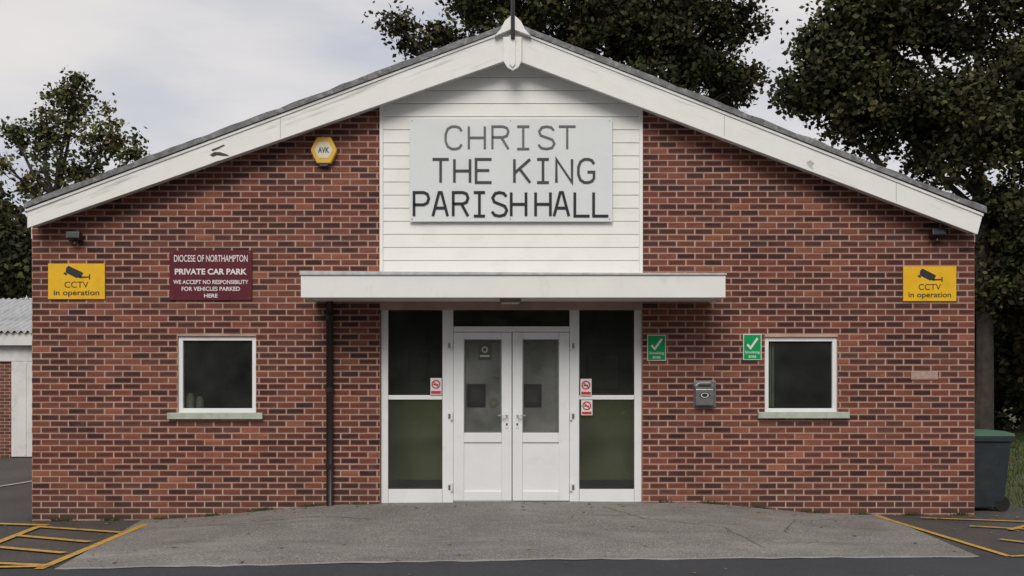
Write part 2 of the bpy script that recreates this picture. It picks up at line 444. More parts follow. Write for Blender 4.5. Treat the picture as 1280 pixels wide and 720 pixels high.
prism('apex_finial_rib', PX([(637,44),(644,44),(644,80),(640.5,84),(637,80)], ya-.02), ya-.02, ya-.001, M['fascia'], hall, .003)
prism('apex_cap', PX([(618,45),(640,36),(664,45),(656,36),(651,26),(641,17),(631,26),(626,36)], ya-.025), ya-.025, yf+.1, M['fascia'], hall, .004)
pw = W(641,0,-.25)[0]
V, Fc = join_geo([tubegeo([(pw,-.36,5.80),(pw,-.36,7.05)], [.026,.022], 8), tubegeo([(pw-.26,-.36,6.72),(pw+.26,-.36,6.72)], [.02,.02], 8)])
mesh('roof_cross', V, Fc, M['black'], hall)

def cladding():
    pit = .163; V, Fc = [], []
    z = ZCL
    def ext(zz):
        xa = CX0+.045; xb = CX1-.045
        sL = (wall_top(CX0)-5.8)/CX0; xl = (zz-5.8)/sL if zz > wall_top(CX0) else -9
        sR = (wall_top(CX1)-5.8)/CX1; xr = (zz-5.8)/sR if zz > wall_top(CX1) else 9
        return max(xa, xl), min(xb, xr)
    while z < 5.75:
        z1 = min(z+pit, 5.78); a0,b0 = ext(z); a1,b1 = ext(z1)
        if b0-a0 < .05: break
        o = len(V)
        V += [(a0,-.038,z+.001),(b0,-.038,z+.001),(b1,-.032,z1-.009),(a1,-.032,z1-.009),(b1,-.022,z1),(a1,-.022,z1),(a0,-.022,z),(b0,-.022,z)]
        Fc += [(o,o+1,o+2,o+3),(o+3,o+2,o+4,o+5),(o+6,o+7,o+1,o)]
        z += pit
    mesh('weatherboard_cladding', V, Fc, M['clad'], hall)
cladding()
box('cladding_edge_trim_left', CX0, CX0+.044, -.052, -.001, ZCL-.02, wall_top(CX0)+.05, M['clad'], hall, .004)
box('cladding_edge_trim_right', CX1-.044, CX1, -.052, -.001, ZCL-.02, wall_top(CX1)+.05, M['clad'], hall, .004)
box('cladding_base_trim', CX0+.046, CX1-.046, -.056, -.001, ZCL-.12, ZCL-.002, M['clad'], hall, .004)

yc = -.9
x0, zt = W(376,344,yc); x1, zbm = W(907,372,yc)
box('canopy_fascia', x0, x1, yc, yc+.03, zbm, zt, M['canopyw'], hall, .004)
box('canopy_end_left', x0, x0+.03, yc+.032, -.008, zbm, zt, M['canopyw'], hall, .003)
box('canopy_end_right', x1-.03, x1, yc+.032, -.008, zbm, zt, M['canopyw'], hall, .003)
box('canopy_soffit', x0+.032, x1-.032, yc+.032, -.008, zbm+.02, zbm+.05, M['canopyw'], hall)
prism('canopy_roof_edge', [(x0-.012,zt+.002),(x1+.012,zt+.002),(x1+.012,zt+.022),(0.6,zt+.03),(x0+1,zt+.042),(x0-.012,zt+.05)], yc-.018, -.07, M['lead'], hall, .003)
lx = W(638,0,-.45)[0]
box('canopy_lamp_base', lx-.13, lx+.13, -.53, -.37, zbm-.012, zbm+.019, M['metal'], hall, .005)
box('canopy_lamp_lens', lx-.11, lx+.11, -.51, -.39, zbm-.04, zbm-.013, M['cream'], hall, .012)
dx = W(412,0,-.06)[0]
V, Fc = tubegeo([(dx,-.06,zbm+.02),(dx,-.06,.06),(dx,-.10,-.0)], [.042,.042,.042], 12)
mesh('downpipe', V, Fc, M['pipe'], hall, smooth=True)
for i, z in enumerate((2.4, 1.5, .55)):
    V, Fc = tubegeo([(dx,-.06,z),(dx,-.06,z+.06)], [.052,.052], 12); mesh('downpipe_bracket', V, Fc, M['pipe'], hall)

def window(nm, w):
    a,b,c,d = w; y0 = .03
    fr = .056
    for (p,q,r_,s) in [(a,a+fr,c+.004,d),(b-fr,b,c+.004,d)]: box(nm+'_frame_side', p,q,y0,y0+.07,r_,s, M['upvc'], hall, .006)
    box(nm+'_frame_head', a+fr, b-fr, y0+.002, y0+.07, d-fr, d, M['upvc'], hall, .004)
    box(nm+'_frame_foot', a+fr, b-fr, y0+.002, y0+.07, c+.004, c+.065, M['upvc'], hall, .004)
    box(nm+'_gasket_head', a+fr, b-fr, y0+.02, y0+.05, d-fr-.008, d-fr, M['black'], hall)
    box(nm+'_glass', a+fr-.01, b-fr+.01, y0+.03, y0+.036, c+.05, d-fr+.01, M['glass'], hall)
    box(nm+'_inner_board', a, b, y0+.08, y0+.35, c-.02, c+.05, M['gwhite'], hall)
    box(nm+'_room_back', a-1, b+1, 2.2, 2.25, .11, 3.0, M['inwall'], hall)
window('window_left', wl); window('window_right', wr)
def psill(nm, p0, p1, t, b_):
    xx0, z1 = W(p0,t,-.05); xx1, z0 = W(p1,b_,-.05)
    prism(nm, [(xx0,z0),(xx1,z0),(xx1,z1),(xx0,z1)], -.06, .028, M['sill'], hall, .005)
psill('window_sill_left', 209, 328, 516, 524); psill('window_sill_right', 948, 1062, 515, 523)
def jar(px, r, h, m):
    x = W(px,0,.2)[0]; z = wl[2]+.052
    V, Fc = tubegeo([(x,.2,z),(x,.2,z+h*.75),(x,.2,z+h*.85),(x,.2,z+h)], [r,r,r*.7,r*.7], 12)
    mesh('jar', V, Fc, m, hall, smooth=False)
jar(238,.05,.20,M['sill']); jar(250,.045,.16,M['sill'])
for k in range(2):
    box('vertical_blind', W(962+k*3.2,0,.16)[0], W(964+k*3.2,0,.16)[0], .16, .165, wr[2]+.08, wr[3]-.06, M['sill'], hall)

ye = .06
def eb(n, a,b,c,d, m=M['upvc'], y=ye, th=.07, bev=.004): return pbox(n, a,b,c,d, y, th, m, hall, bev)
ZDB = 629
eb('screen_post', 476.5,485,382,ZDB); eb('screen_post', 793,802,382,ZDB)
eb('screen_head', 485.3,792.7,380,386.5)
for a,b in ((553,566.5),(712,724)): eb('screen_post', a,b,386.8,ZDB)
for a,b,s in ((485.3,552.7,'left'),(724.3,792.7,'right')):
    eb('sidelight_transom_'+s, a,b,494,499.5)
    eb('sidelight_cill_'+s, a,b,611,ZDB)
    eb('sidelight_glass_upper_'+s, a-.5,b+.5,386,494.5, M['glass'], ye+.03, .006, 0)
    eb('sidelight_glass_lower_'+s, a-.5,b+.5,499,611.5, M['glass'], ye+.03, .006, 0)
    eb('sidelight_bead_'+s, a+.4,b-.4,609.6,611, M['black'], ye-.002, .03, 0)
    eb('sidelight_floor_edge_'+s, a,b,600,609.5, M['black'], ye+.06, .03, 0)
eb('fanlight_glass', 566,712,388,409, M['glass'], ye+.03, .006, 0)
eb('door_head', 566.8,711.7,408,415)
eb('screen_threshold', 566.8,711.7,626.5,630.5, M['metal'])
def leaf(nm, a, b):
    y = ye-.012
    st = 13
    gl, gr = (a+st, b-12.5) if nm.endswith('left') else (a+12.5, b-st)
    eb(nm+'_stile', a, gl, 415.5, 626, y=y); eb(nm+'_stile', gr, b, 415.5, 626, y=y)
    eb(nm+'_top_rail', gl+.1, gr-.1, 415.5, 424, y=y+.001)
    eb(nm+'_mid_rail', gl+.1, gr-.1, 541, 553, y=y+.001)
    eb(nm+'_bottom_rail', gl+.1, gr-.1, 614, 626, y=y+.001)
    eb(nm+'_lower_panel', gl, gr, 552, 615, y=y+.02, th=.03)
    eb(nm+'_glass', gl-.5, gr+.5, 423.5, 541.5, M['dglass'], y+.035, .006, 0)
    for (p,q,r_,s) in ((gl+.2,gl+1.6,424.2,540.8),(gr-1.6,gr-.2,424.2,540.8)):
        eb(nm+'_gasket', p,q,r_,s, M['metal'], y+.012, .02, 0)
    eb(nm+'_gasket', gl+1.7, gr-1.7, 424.1,425.3, M['metal'], y+.012, .02, 0)
    eb(nm+'_gasket', gl+1.7, gr-1.7, 539.6,540.9, M['metal'], y+.012, .02, 0)
leaf('door_left', 566.8, 639.6); leaf('door_right', 640.6, 711.7)
for hx in (564.5, 713.8):
    for hy in (432, 520, 609):
        xx, zz = W(hx, hy, ye-.03)
        V, Fc = tubegeo([(xx,ye-.022,zz-.05),(xx,ye-.022,zz+.05)], [.014,.014], 8); mesh('door_hinge', V, Fc, M['upvc'], hall)
        a_, b_ = (hx-4.2, hx-1.6) if hx < 600 else (hx+1.6, hx+4.2)
        eb('hinge_plate', a_, b_, hy-3, hy+3, M['metal'], ye-.014, .01, .002)
for a, s in ((633.5,-1),(646.5,1)):
    xx, zz = W(a, 519, ye-.03)
    eb('handle_plate', a-1.6, a+1.6, 513, 535, M['upvc'], ye-.022, .009, .002)
    V, Fc = join_geo([tubegeo([(xx,ye-.02,zz),(xx,ye-.07,zz),(xx+s*.02,ye-.075,zz),(xx+s*.11,ye-.07,zz-.004)], [.010,.010,.010,.009], 8)])
    mesh('door_handle', V, Fc, M['handle'], hall, smooth=True)
    eb('keyhole', a-1, a+1, 529, 532, M['black'], ye-.0235, .001, 0)
def notice(a,b,c,d,m, y=ye+.016): eb('door_notice', a,b,c,d,m,y,.001,0)
notice(583,607,480,509,M['black']); notice(652,677,480,509,M['black'])
notice(588,602,486,503,M['dark'], ye+.0145); notice(657,672,486,503,M['dark'], ye+.0145)
def tri(cx, cy, r, y, m):
    q = [W(cx,cy-r,y), W(cx-r,cy+r*.8,y), W(cx+r,cy+r*.8,y)]
    mesh('door_notice', [(p[0],y,p[1]) for p in q], [(0,1,2)], m, hall)
notice(598,614,430,449,M['inwall']); tri(621,467,6,ye+.016,M['inwall'])
def ringmark(cx, cy, r, r2, y, m):
    x, z = W(cx,cy,y); s = (D+y)/F; V, Fc = disc(x,z,r*s,y,20,r2*s); mesh('door_notice', V, Fc, m, hall)
ringmark(617,503,6,3.2,ye+.016,M['inwall']); ringmark(606,437,4,2.4,ye+.0145,M['sill'])
notice(600,612,444,446,M['sill'], ye+.0145)
# foyer
fx0, fx1 = CX0-.25, CX1+.25; FY = 1.15
box('foyer_dado', fx0, fx1, FY, FY+.06, .106, 1.40, M['olive'], hall)
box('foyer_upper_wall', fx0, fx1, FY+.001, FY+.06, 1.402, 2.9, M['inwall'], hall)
box('foyer_side_left', fx0-.06, fx0-.002, .30, FY+.06, .106, 2.9, M['olive'], hall)
box('foyer_side_right', fx1+.002, fx1+.06, .30, FY+.06, .106, 2.9, M['olive'], hall)
box('foyer_ceiling', fx0-.06, fx1+.06, .29, FY+.06, 2.72, 2.78, M['ceil'], hall)
box('inner_door', -.80, -.01, FY-.06, FY-.002, .106, 2.15, M['ingrey'], hall, .01)
box('inner_door', .01, .82, FY-.06, FY-.002, .106, 2.15, M['ingrey'], hall, .01)
box('foyer_picture', 1.02, 1.48, FY-.03, FY-.003, 1.50, 2.02, M['black'], hall, .01)
box('foyer_picture_mount', 1.06, 1.44, FY-.035, FY-.031, 1.54, 1.98, M['inwall'], hall)
box('foyer_notice', -1.42, -1.12, FY-.01, FY-.003, 1.62, 2.02, M['dark'], hall)

def nosmoke(cx, cy, w=14, h=21):
    e = empty('no_smoking_sign')
    y = ye-.018
    pbox('plate', cx-w/2, cx+w/2, cy-h/2, cy+h/2, y, .004, M['signwhite'], e)
    x, z = W(cx, cy-h*.12, y); s = D/F; r = w*.40*s
    V, Fc = join_geo([disc(x,z,r,y-.002,20,r*.72)]); mesh('ring', V, Fc, M['red'], e)
    v, f = ribbon([(x-r*.6,z+r*.6),(x+r*.6,z-r*.6)], r*.24, y-.0035); mesh('bar', v, f, M['red'], e)
    v, f = ribbon([(x-r*.55,z-.003),(x+r*.5,z-.003)], r*.26, y-.0025); mesh('cigarette', v, f, M['ink'], e)
    pbox('footer', cx-w/2+1, cx+w/2-1, cy+h*.27, cy+h*.44, y-.002, .001, M['red'], e)
nosmoke(545,483); nosmoke(732.5,484); nosmoke(733.5,509.5,14,19)

# ---------------------------------------------------------------- name board
board = empty('name_board')
yb = -.085
pbox('board_panel', 512, 765.5, 148, 277, yb, .02, M['panel'], board, .003)
for a, b_ in ((515,151),(762,151),(515,274),(762,274),(638,151),(638,274)):
    x, z = W(a,b_,yb-.003); V, Fc = disc(x,z,.008,yb-.003,10); mesh('screw', V, Fc, M['metal'], board)
cC = [(1,.80),(.86,.95),(.64,1),(.38,1),(.13,.89),(0,.66),(0,.34),(.13,.11),(.38,0),(.64,0),(.86,.05),(1,.20)]
FONT = {
 'C':[cC], 'G':[cC[:-1]+[(1,.18),(1,.45),(.58,.45)]],
 'H':[[(0,0),(0,1)],[(1,0),(1,1)],[(0,.5),(1,.5)]],
 'R':[[(0,0),(0,1),(.66,1),(.9,.94),(1,.77),(.9,.59),(.66,.52),(0,.52)],[(.55,.52),(1,0)]],
 'P':[[(0,0),(0,1),(.66,1),(.9,.93),(1,.75),(.9,.56),(.66,.48),(0,.48)]],
 'I':[[(.5,0),(.5,1)],[(.12,0),(.88,0)],[(.12,1),(.88,1)]],
 'S':[[(.96,.83),(.8,.96),(.52,1),(.22,.96),(.04,.78),(.15,.60),(.5,.51),(.86,.42),(1,.24),(.85,.05),(.5,0),(.18,.04),(0,.19)]],
 'T':[[(.5,0),(.5,1)],[(-.02,1),(1.02,1)]],
 'E':[[(1,0),(0,0),(0,1),(1,1)],[(0,.52),(.85,.52)]],
 'K':[[(0,0),(0,1)],[(1,1),(0,.40)],[(.32,.60),(1,0)]],
 'N':[[(0,0),(0,1),(1,0),(1,1)]],
 'A':[[(0,0),(.42,1),(.58,1),(1,0)],[(.15,.34),(.85,.34)]],
 'L':[[(0,1),(0,0),(1,0)]],
}
def word(letters, top, bot, w, sw, m, nm):
    parts = []; y = yb-.006
    for i, (ch, px) in enumerate(letters):
        for st in FONT[ch]:
            pts = [W(px+u*w, bot-(bot-top)*v, y) for u, v in st]
            parts.append(ribbon(pts, sw*D/F, y - .0004*(FONT[ch].index(st))))
    V, Fc = join_geo(parts); o = mesh(nm, V, Fc, m, board)
    s = o.modifiers.new('thick', 'SOLIDIFY'); s.thickness = .004; s.offset = 0
word([('C',557),('H',586),('R',615.5),('I',644),('S',673),('T',699)], 158, 186, 20, 2.7, M['let1_sheen'], 'line_christ')
word([('T',541),('H',568),('E',595),('K',643),('I',669),('N',695.5),('G',723)], 199, 228, 19.5, 3.2, M['let2'], 'line_the_king')
word([('P',517.5),('A',541),('R',566.5),('I',590),('S',615),('H',639),('H',669.5),('A',692.5),('L',718.5),('L',742)], 240.5, 270, 18.5, 3.4, M['let3'], 'line_parish_hall')

s = empty('car_park_sign')
pbox('plate', 212, 315, 313, 375.5, -.025, .018, M['maroon'], s, .003)
yy = -.028
for t, c, w, h, b_ in (('DIOCESE OF NORTHAMPTON', 323, 92, 8.5, .01), ('PRIVATE CAR PARK', 339.5, 90, 7.5, .035), ('WE ACCEPT NO RESPONSIBILITY', 352.5, 94, 5.2, .02),
                   ('FOR VEHICLES PARKED', 361, 73, 5.2, .02), ('HERE', 369.6, 17, 4.8, .02)):
    text(t, 263.5, c, w, h, yy, M['signwhite'], s, bold=b_)
for a, b_ in ((215,316),(312,316),(215,372),(312,372)):
    x, z = W(a,b_,yy); V, Fc = disc(x,z,.007,yy,8); mesh('screw', V, Fc, M['metal'], s)

def cctv(x0, x1, y0, y1):
    s = empty('cctv_sign'); w = x1-x0; h = y1-y0; cx = (x0+x1)/2
    pbox('plate', x0,x1,y0,y1,-.022,.012,M['yellow'],s,.003)
    y = -.025
    def q(pts, m=M['ink'], yq=y):
        P = [W(x0+u*w, y0+v*h, yq) for u,v in pts]; mesh('camera_pictogram', [(p[0],yq,p[1]) for p in P], [tuple(range(len(P)))], m, s)
    q([(.32,.12),(.36,.06),(.62,.26),(.58,.38),(.50,.40),(.31,.25)])
    q([(.29,.24),(.34,.29),(.32,.33),(.27,.28)])
    q([(.55,.36),(.72,.36),(.72,.39),(.55,.41)]); q([(.72,.30),(.74,.30),(.74,.45),(.72,.45)])
    text('CCTV', cx, y0+h*.59, w*.42, h*.17, y, M['ink'], s, bold=.0)
    text('in operation', cx, y0+h*.84, w*.80, h*.19, y, M['ink'], s, bold=.01)
cctv(60,131,329.5,374); cctv(1129,1195.5,333,376.5)

def greensign(x0,x1,y0,y1):
    s = empty('smoking_area_sign'); y = -.020; w=x1-x0; h=y1-y0; cx=(x0+x1)/2
    pbox('plate', x0,x1,y0,y1,y,.010,M['signwhite'],s,.002)
    pbox('field', x0+1,x1-1,y0+1,y1-1,y-.002,.001,M['green'],s)
    v,f = ribbon([W(x0+w*.22,y0+h*.40,y), W(x0+w*.40,y0+h*.54,y), W(x0+w*.78,y0+h*.16,y)], .026, y-.0035); mesh('tick', v,f,M['signwhite'],s)
    text('Smoking', cx, y0+h*.71, w*.80, h*.13, y-.0035, M['signwhite'], s, bold=.01)
    text('area', cx, y0+h*.87, w*.42, h*.09, y-.0035, M['signwhite'], s, bold=.01)
greensign(809,832.5,418.5,451); greensign(929,952,417.5,450)

s = empty('alarm_box')
def octo(cx, cy, rx, ry, y, k=.55):
    return [W(cx+a*rx, cy+b*ry, y) for a,b in ((-k,-1),(k,-1),(1,-.1),(1,.1),(k,1),(-k,1),(-1,.1),(-1,-.1))]
prism('case', octo(404.5,187.5,16,16.5,-.09), -.09, -.006, M['abox'], s, .012)
prism('front_label', octo(404.5,187.5,11,10,-.094), -.094, -.089, M['cream'], s, .002)
text('AVK', 404.5, 187.5, 14, 7, -.097, M['blue'], s, bold=.03)
prism('strobe', [W(a,b,-.07) for a,b in ((397,203),(412,203),(409,207.5),(400,207.5))], -.07, -.01, M['blue'], s, .003)

def seclight(cx, cy):
    s = empty('security_light')
    pbox('bracket', cx-4, cx+4, cy-8, cy-1, -.04, .034, M['black'], s, .003)
    x, z = W(cx, cy, -.1)
    v = [(x-.085,-.17,z-.015),(x+.085,-.17,z-.015),(x+.085,-.045,z-.045),(x-.085,-.045,z-.045),(x-.085,-.15,z+.075),(x+.085,-.15,z+.075),(x+.085,-.045,z+.06),(x-.085,-.045,z+.06)]
    mesh('lamp_housing', v, BF, M['black'], s, .008)
    mesh('lamp_glass', [(x-.06,-.172,z+.0),(x+.06,-.172,z+.0),(x+.06,-.158,z+.05),(x-.06,-.158,z+.05)], [(0,1,2,3)], M['bingrey'], s)
    V, Fc = tubegeo([(x,-.08,z-.05),(x,-.095,z-.085)], [.025,.018], 10); mesh('sensor', V, Fc, M['black'], s)
seclight(93,297); seclight(1172,293)

s = empty('wall_ashtray')
pbox('back_plate', 867,895,476,509,-.02,.013,M['metal'],s,.004)
pbox('body', 869.5,892.5,486,507,-.10,.078,M['metal'],s,.012)
prism('hood', [W(a,b,-.09) for a,b in ((869,486),(869,482),(874,478),(888,478),(893,482),(893,486))], -.09, -.021, M['metal'], s, .006)
x, z = W(881,494,-.103); V, Fc = disc(x,z,.065,-.1025,20); mesh('emblem_disc', [(a[0],a[1],z+(a[2]-z)*.6) for a in V], Fc, M['black'], s)
x, z = W(881,494,-.104); V, Fc = disc(x,z,.05,-.104,20,.038); mesh('emblem_ring', [(a[0],a[1],z+(a[2]-z)*.6) for a in V], Fc, M['signwhite'], s)
pbox('slot', 873,889,480.5,483.5,-.0925,.002,M['ink'],s)
s = empty('wall_plaque')
pbox('plate', 1139,1172.5,464.5,474.5,-.018,.011,M['plaque'],s,.004)
pbox('inset', 1141,1170.5,466.5,472.5,-.020,.001,M['plaque'],s)

# ---------------------------------------------------------------- ground
def sheet(name, xs, ys, off, m):
    V = [(x,y,zb(x)+off) for y in ys for x in xs]; n = len(xs)
    Fc = [(j*n+i, j*n+i+1, (j+1)*n+i+1, (j+1)*n+i) for j in range(len(ys)-1) for i in range(n-1)]
    return mesh(name, V, Fc, m)
sheet('ground', [-400,-8,0,8,400], [-400,400], -.03, M['grass'])
sheet('car_park', [-34,-8,0,6.75], [-3.0,34], .0, M['carpark'])
sheet('car_park', [6.75,34], [-3.0,-.55], .0, M['carpark'])
sheet('road', [-60,-8,0,34], [-24,-2.95], .004, M['road'])
def gh(x, y):
    """ground height including the apron"""
    u = min(1, max(0, (x+4.3)/8.6)); yf_ = -3.42+.34*u; t = (y-.06)/(yf_-.06)
    if abs(x) > 4.4 or t > 1 or t < 0: return zb(x)+.008
    a = min(1, max(0, (4.4-abs(x+.05))/2.4)); a = a*a*(3-2*a)
    return zb(x)+.010+.155*a*(1-t)**.8+.003*math.sin(x*3.1+y*2)*a
def apron():
    V, Fc = [], []; nx, ny = 70, 30
    for j in range(ny):
        t = j/(ny-1)
        for i in range(nx):
            u = i/(nx-1)
            xl = -4.62+.42*t; xr = 4.60-.15*t
            x = xl+(xr-xl)*u
            yfnt = -3.42 + .34*u + .012*math.sin(x*7)+.01*math.sin(x*17)
            y = .06 + (yfnt-.06)*t
            a = min(1, max(0, (4.4-abs(x+.05))/2.4)); a = a*a*(3-2*a)
            h = .155*a*(1-t)**.8
            V.append((x,y,zb(x)+.010+h+.003*math.sin(x*3.1+y*2)*a))
    for j in range(ny-1):
        for i in range(nx-1):
            Fc.append((j*nx+i, j*nx+i+1, (j+1)*nx+i+1, (j+1)*nx+i))
    mesh('entrance_apron', V, Fc, M['apron'])
    V2, F2 = [], []
    for i in range(nx):
        p = V[(ny-1)*nx+i]; w = .04+.018*math.sin(i*1.7)+.01*math.sin(i*.61)
        V2 += [(p[0],p[1]+.005,p[2]+.004),(p[0],p[1]-w,p[2]-.001)]
    for i in range(nx-1): F2.append((2*i,2*i+1,2*i+3,2*i+2))
    mesh('apron_edge', V2, F2, M['edge'])
apron()
def mk_paint(name, col):
    m, nt, b = newmat(name)
    c = mixc(nt, ramp(nt, noise(nt, 14, 8, .75), .50, .66, 0, .85), col, (.085,.08,.072))
    nt.links.new(c, b.inputs['Base Color']); b.inputs['Roughness'].default_value = .75
    bump(nt, b, noise(nt, 90, 4), .6, .005); return m
M['ypaint'] = mk_paint('road_paint_yellow', (.52,.29,.04)); M['wpaint'] = mk_paint('road_paint_white', (.42,.42,.41))
def lines(name, segs, w, m, off=.014):
    V, Fc = [], []
    for k, (p, q) in enumerate(segs):
        a = np.array(G(*p)); b = np.array(G(*q)); d = (b-a)/np.linalg.norm(b-a); n = np.array([-d[1], d[0]])*w/2
        ns = 10
        o = len(V)
        for i in range(ns+1):
            c = a+(b-a)*i/ns
            for e in (c+n, c-n): V.append((e[0], e[1], zb(e[0])+off+.0012*k))
        for i in range(ns): Fc.append((o+2*i,o+2*i+1,o+2*i+3,o+2*i+2))
    mesh(name, V, Fc, m)
lines('parking_bay_marking', [((183,656),(48,713)), ((52,658),(-30,690)), ((45,659.5),(152,667)), ((22,671),(112,679)), ((-20,684),(80,693)), ((-60,712),(58,710)), ((-10,706),(60,709)), ((-80,654),(60,658.5))], .09, M['ypaint'])
lines('parking_bay_marking', [((1095,646),(1262,697)), ((1262,697),(1400,692)), ((1150,648.5),(1300,654)), ((1212,659),(1300,664)), ((1250,676),(1320,684)), ((1262,664),(1300,655))], .07, M['ypaint'])
lines('parking_line', [((-20,612),(42,602))], .09, M['wpaint'])

def blades():
    n = 26000; r = RNG
    x = r.uniform(6.78, 16, n); y = -.5+ (r.random(n)**1.5)*22; h = r.uniform(.03,.09,n); a = r.uniform(0,6.28,n); w = .006+.0012*np.abs(y)
    z = np.full(n, -.04-.03)
    dx, dy = np.cos(a)*w, np.sin(a)*w; lx, ly = r.normal(0,.02,n), r.normal(0,.02,n)
    V = np.stack([np.stack([x-dx,y-dy,z],1), np.stack([x+dx,y+dy,z],1), np.stack([x+lx,y+ly,z+h],1)],1).reshape(-1,3)
    c = np.stack([r.uniform(.03,.09,n), r.uniform(.05,.105,n), r.uniform(.015,.03,n), np.ones(n)],1)
    mesh('grass', V.tolist(), [(3*i,3*i+1,3*i+2) for i in range(n)], M['leaf'], colors=np.repeat(c,3,0))
blades()
def weeds():
    n = 900; r = np.random.default_rng(21)
    x = np.where(r.random(n) < .5, r.uniform(XL, -1.9, n), r.uniform(1.9, XR, n)); x = np.round(x*1.6)/1.6*.75 + x*.25 + r.normal(0,.05,n)
    x = np.clip(x, XL, XR)
    x = x[np.abs(x) > 1.7]; n = len(x)
    y = -.01-np.abs(r.normal(0,.02,n))
    z = np.array([gh(q,-.02) for q in x])-.004; h = r.uniform(.015,.06,n); w = r.uniform(.004,.010,n)
    lx = r.normal(0,.02,n)
    V = np.stack([np.stack([x-w,y,z],1), np.stack([x+w,y,z],1), np.stack([x+lx,y-.015,z+h],1)],1).reshape(-1,3)
    c = np.stack([r.uniform(.04,.10,n), r.uniform(.06,.10,n), r.uniform(.02,.04,n), np.ones(n)],1)
    mesh('weeds', V.tolist(), [(3*i,3*i+1,3*i+2) for i in range(n)], M['leaf'], colors=np.repeat(c,3,0))
weeds()
def fallen():
    r = random.Random(9); V, Fc, C = [], [], []
    for k in range(210):
        x = r.uniform(-7.5, 7.5)
        y = -abs(r.gauss(0,.35))-.03 if k < 110 else r.uniform(-5, -.2)
        z = gh(x,y)+.004; a = r.uniform(0,6.28); L = r.uniform(.018,.038); w = L*.6
        o = len(V); ca, sa = math.cos(a), math.sin(a)
        for (u,v,h) in ((-L,0,.006),(0,-w,0),(L,0,.010),(0,w,.002)): V.append((x+u*ca-v*sa, y+u*sa+v*ca, z+h))
        Fc.append((o,o+1,o+2,o+3)); c = r.choice([(.22,.13,.05),(.16,.09,.04),(.26,.19,.07),(.10,.07,.035)])
        C.extend([(*c,1)]*4)
    mesh('fallen_leaves', V, Fc, M['leaf'], colors=C)
fallen()
# hairline cracks and an old trench line in the apron
def crack(pts, w, seed):
    r = random.Random(seed); P = []
    for i in range(len(pts)-1):
        a, b = pts[i], pts[i+1]; n = 14
        for k in range(n): t = k/n; P.append((a[0]+(b[0]-a[0])*t+r.uniform(-.02,.02), a[1]+(b[1]-a[1])*t+r.uniform(-.02,.02)))
    V, Fc = [], []
    for i in range(len(P)):
        p = P[i]; q = P[min(i+1,len(P)-1)] if i < len(P)-1 else P[i-1]; d = Vector((q[0]-p[0],q[1]-p[1])).normalized(); ww = w*r.uniform(.4,1.2)
        if i == len(P)-1: d = -d
        for e in (1,-1): X, Y = p[0]-d.y*ww*e, p[1]+d.x*ww*e; V.append((X,Y,gh(X,Y)+.003))
    for i in range(len(P)-1): Fc.append((2*i,2*i+1,2*i+3,2*i+2))
    mesh('surface_crack', V, Fc, M['crack'])
crack([(-4.0,-.9),(-3.1,-1.05),(-2.2,-.85),(-1.4,-1.2)], .006, 1)
crack([(1.1,-.35),(1.5,-1.2),(2.3,-1.7),(2.5,-2.9)], .006, 2)
crack([(3.9,-.5),(3.2,-1.1),(2.9,-1.9)], .005, 4)

# ---------------------------------------------------------------- wheelie bin
s = empty('wheelie_bin')
bx, by, bz = 6.10, .62, -.04
def taper(nm, z0, z1, a, b, m, bev=.02):
    (hx0,hy0),(hx1,hy1) = a, b
    v = [(bx-hx0,by-hy0,z0),(bx+hx0,by-hy0,z0),(bx+hx0,by+hy0,z0),(bx-hx0,by+hy0,z0),(bx-hx1,by-hy1,z1),(bx+hx1,by-hy1,z1),(bx+hx1,by+hy1,z1),(bx-hx1,by+hy1,z1)]
    return mesh(nm, v, BF, m, s, bev)
taper('body', bz+.04, bz+.93, (.225,.25), (.285,.34), M['bingrey'])
taper('rim', bz+.90, bz+.965, (.305,.36), (.308,.363), M['bingrey'], .01)
taper('lid', bz+.967, bz+1.01, (.32,.375), (.31,.36), M['bingreen'], .012)
taper('lid_crown', bz+1.011, bz+1.035, (.29,.34), (.22,.26), M['bingreen'], .012)
for e in (-1, 1):
    V, Fc = tubegeo([(bx+.20,by+e*.2,bz+.1),(bx+.20,by+e*.26,bz+.1)], [.1,.1], 18)
    mesh('wheel', V, Fc, M['black'], s)
V, Fc = tubegeo([(bx+.31,by-.2,bz+.93),(bx+.36,by-.2,bz+.95),(bx+.36,by+.2,bz+.95),(bx+.31,by+.2,bz+.93)], [.015]*4, 8)
mesh('handle', V, Fc, M['bingrey'], s)

# ---------------------------------------------------------------- garage
g = empty('garage')
gy = 11.0
gx1 = -10.4; gx0 = -19
zt_ = W(0,432,gy)[1]; ez = W(0,416,gy)[1]; rz = W(0,373,gy+2.4)[1]; gb = -.144
box('garage_wall', gx0, gx1, gy+.06, gy+5.5, gb, zt_+.1, M['sbrick'], g)
dxa, dza = W(14,452,gy)
box('door', dxa, dxa+1.9, gy, gy+.058, gb+.02, dza, M['gwhite'], g, .01)
for k in range(1,6): box('door_rib', dxa+k*.32, dxa+k*.32+.03, gy-.012, gy-.001, gb+.05, dza-.04, M['gwhite'], g, .004)
box('door', dxa-3.2, dxa-.5, gy, gy+.058, gb+.02, dza, M['gwhite'], g, .01)
box('lintel_panel', gx0, gx1, gy+.001, gy+.058, dza+.003, zt_, M['gwhite'], g, .01)
box('fascia', gx0, gx1+.05, gy-.18, gy-.15, zt_, ez, M['gwhite'], g, .006)
box('soffit', gx0, gx1+.05, gy-.149, gy+.058, zt_+.02, zt_+.04, M['gwhite'], g)
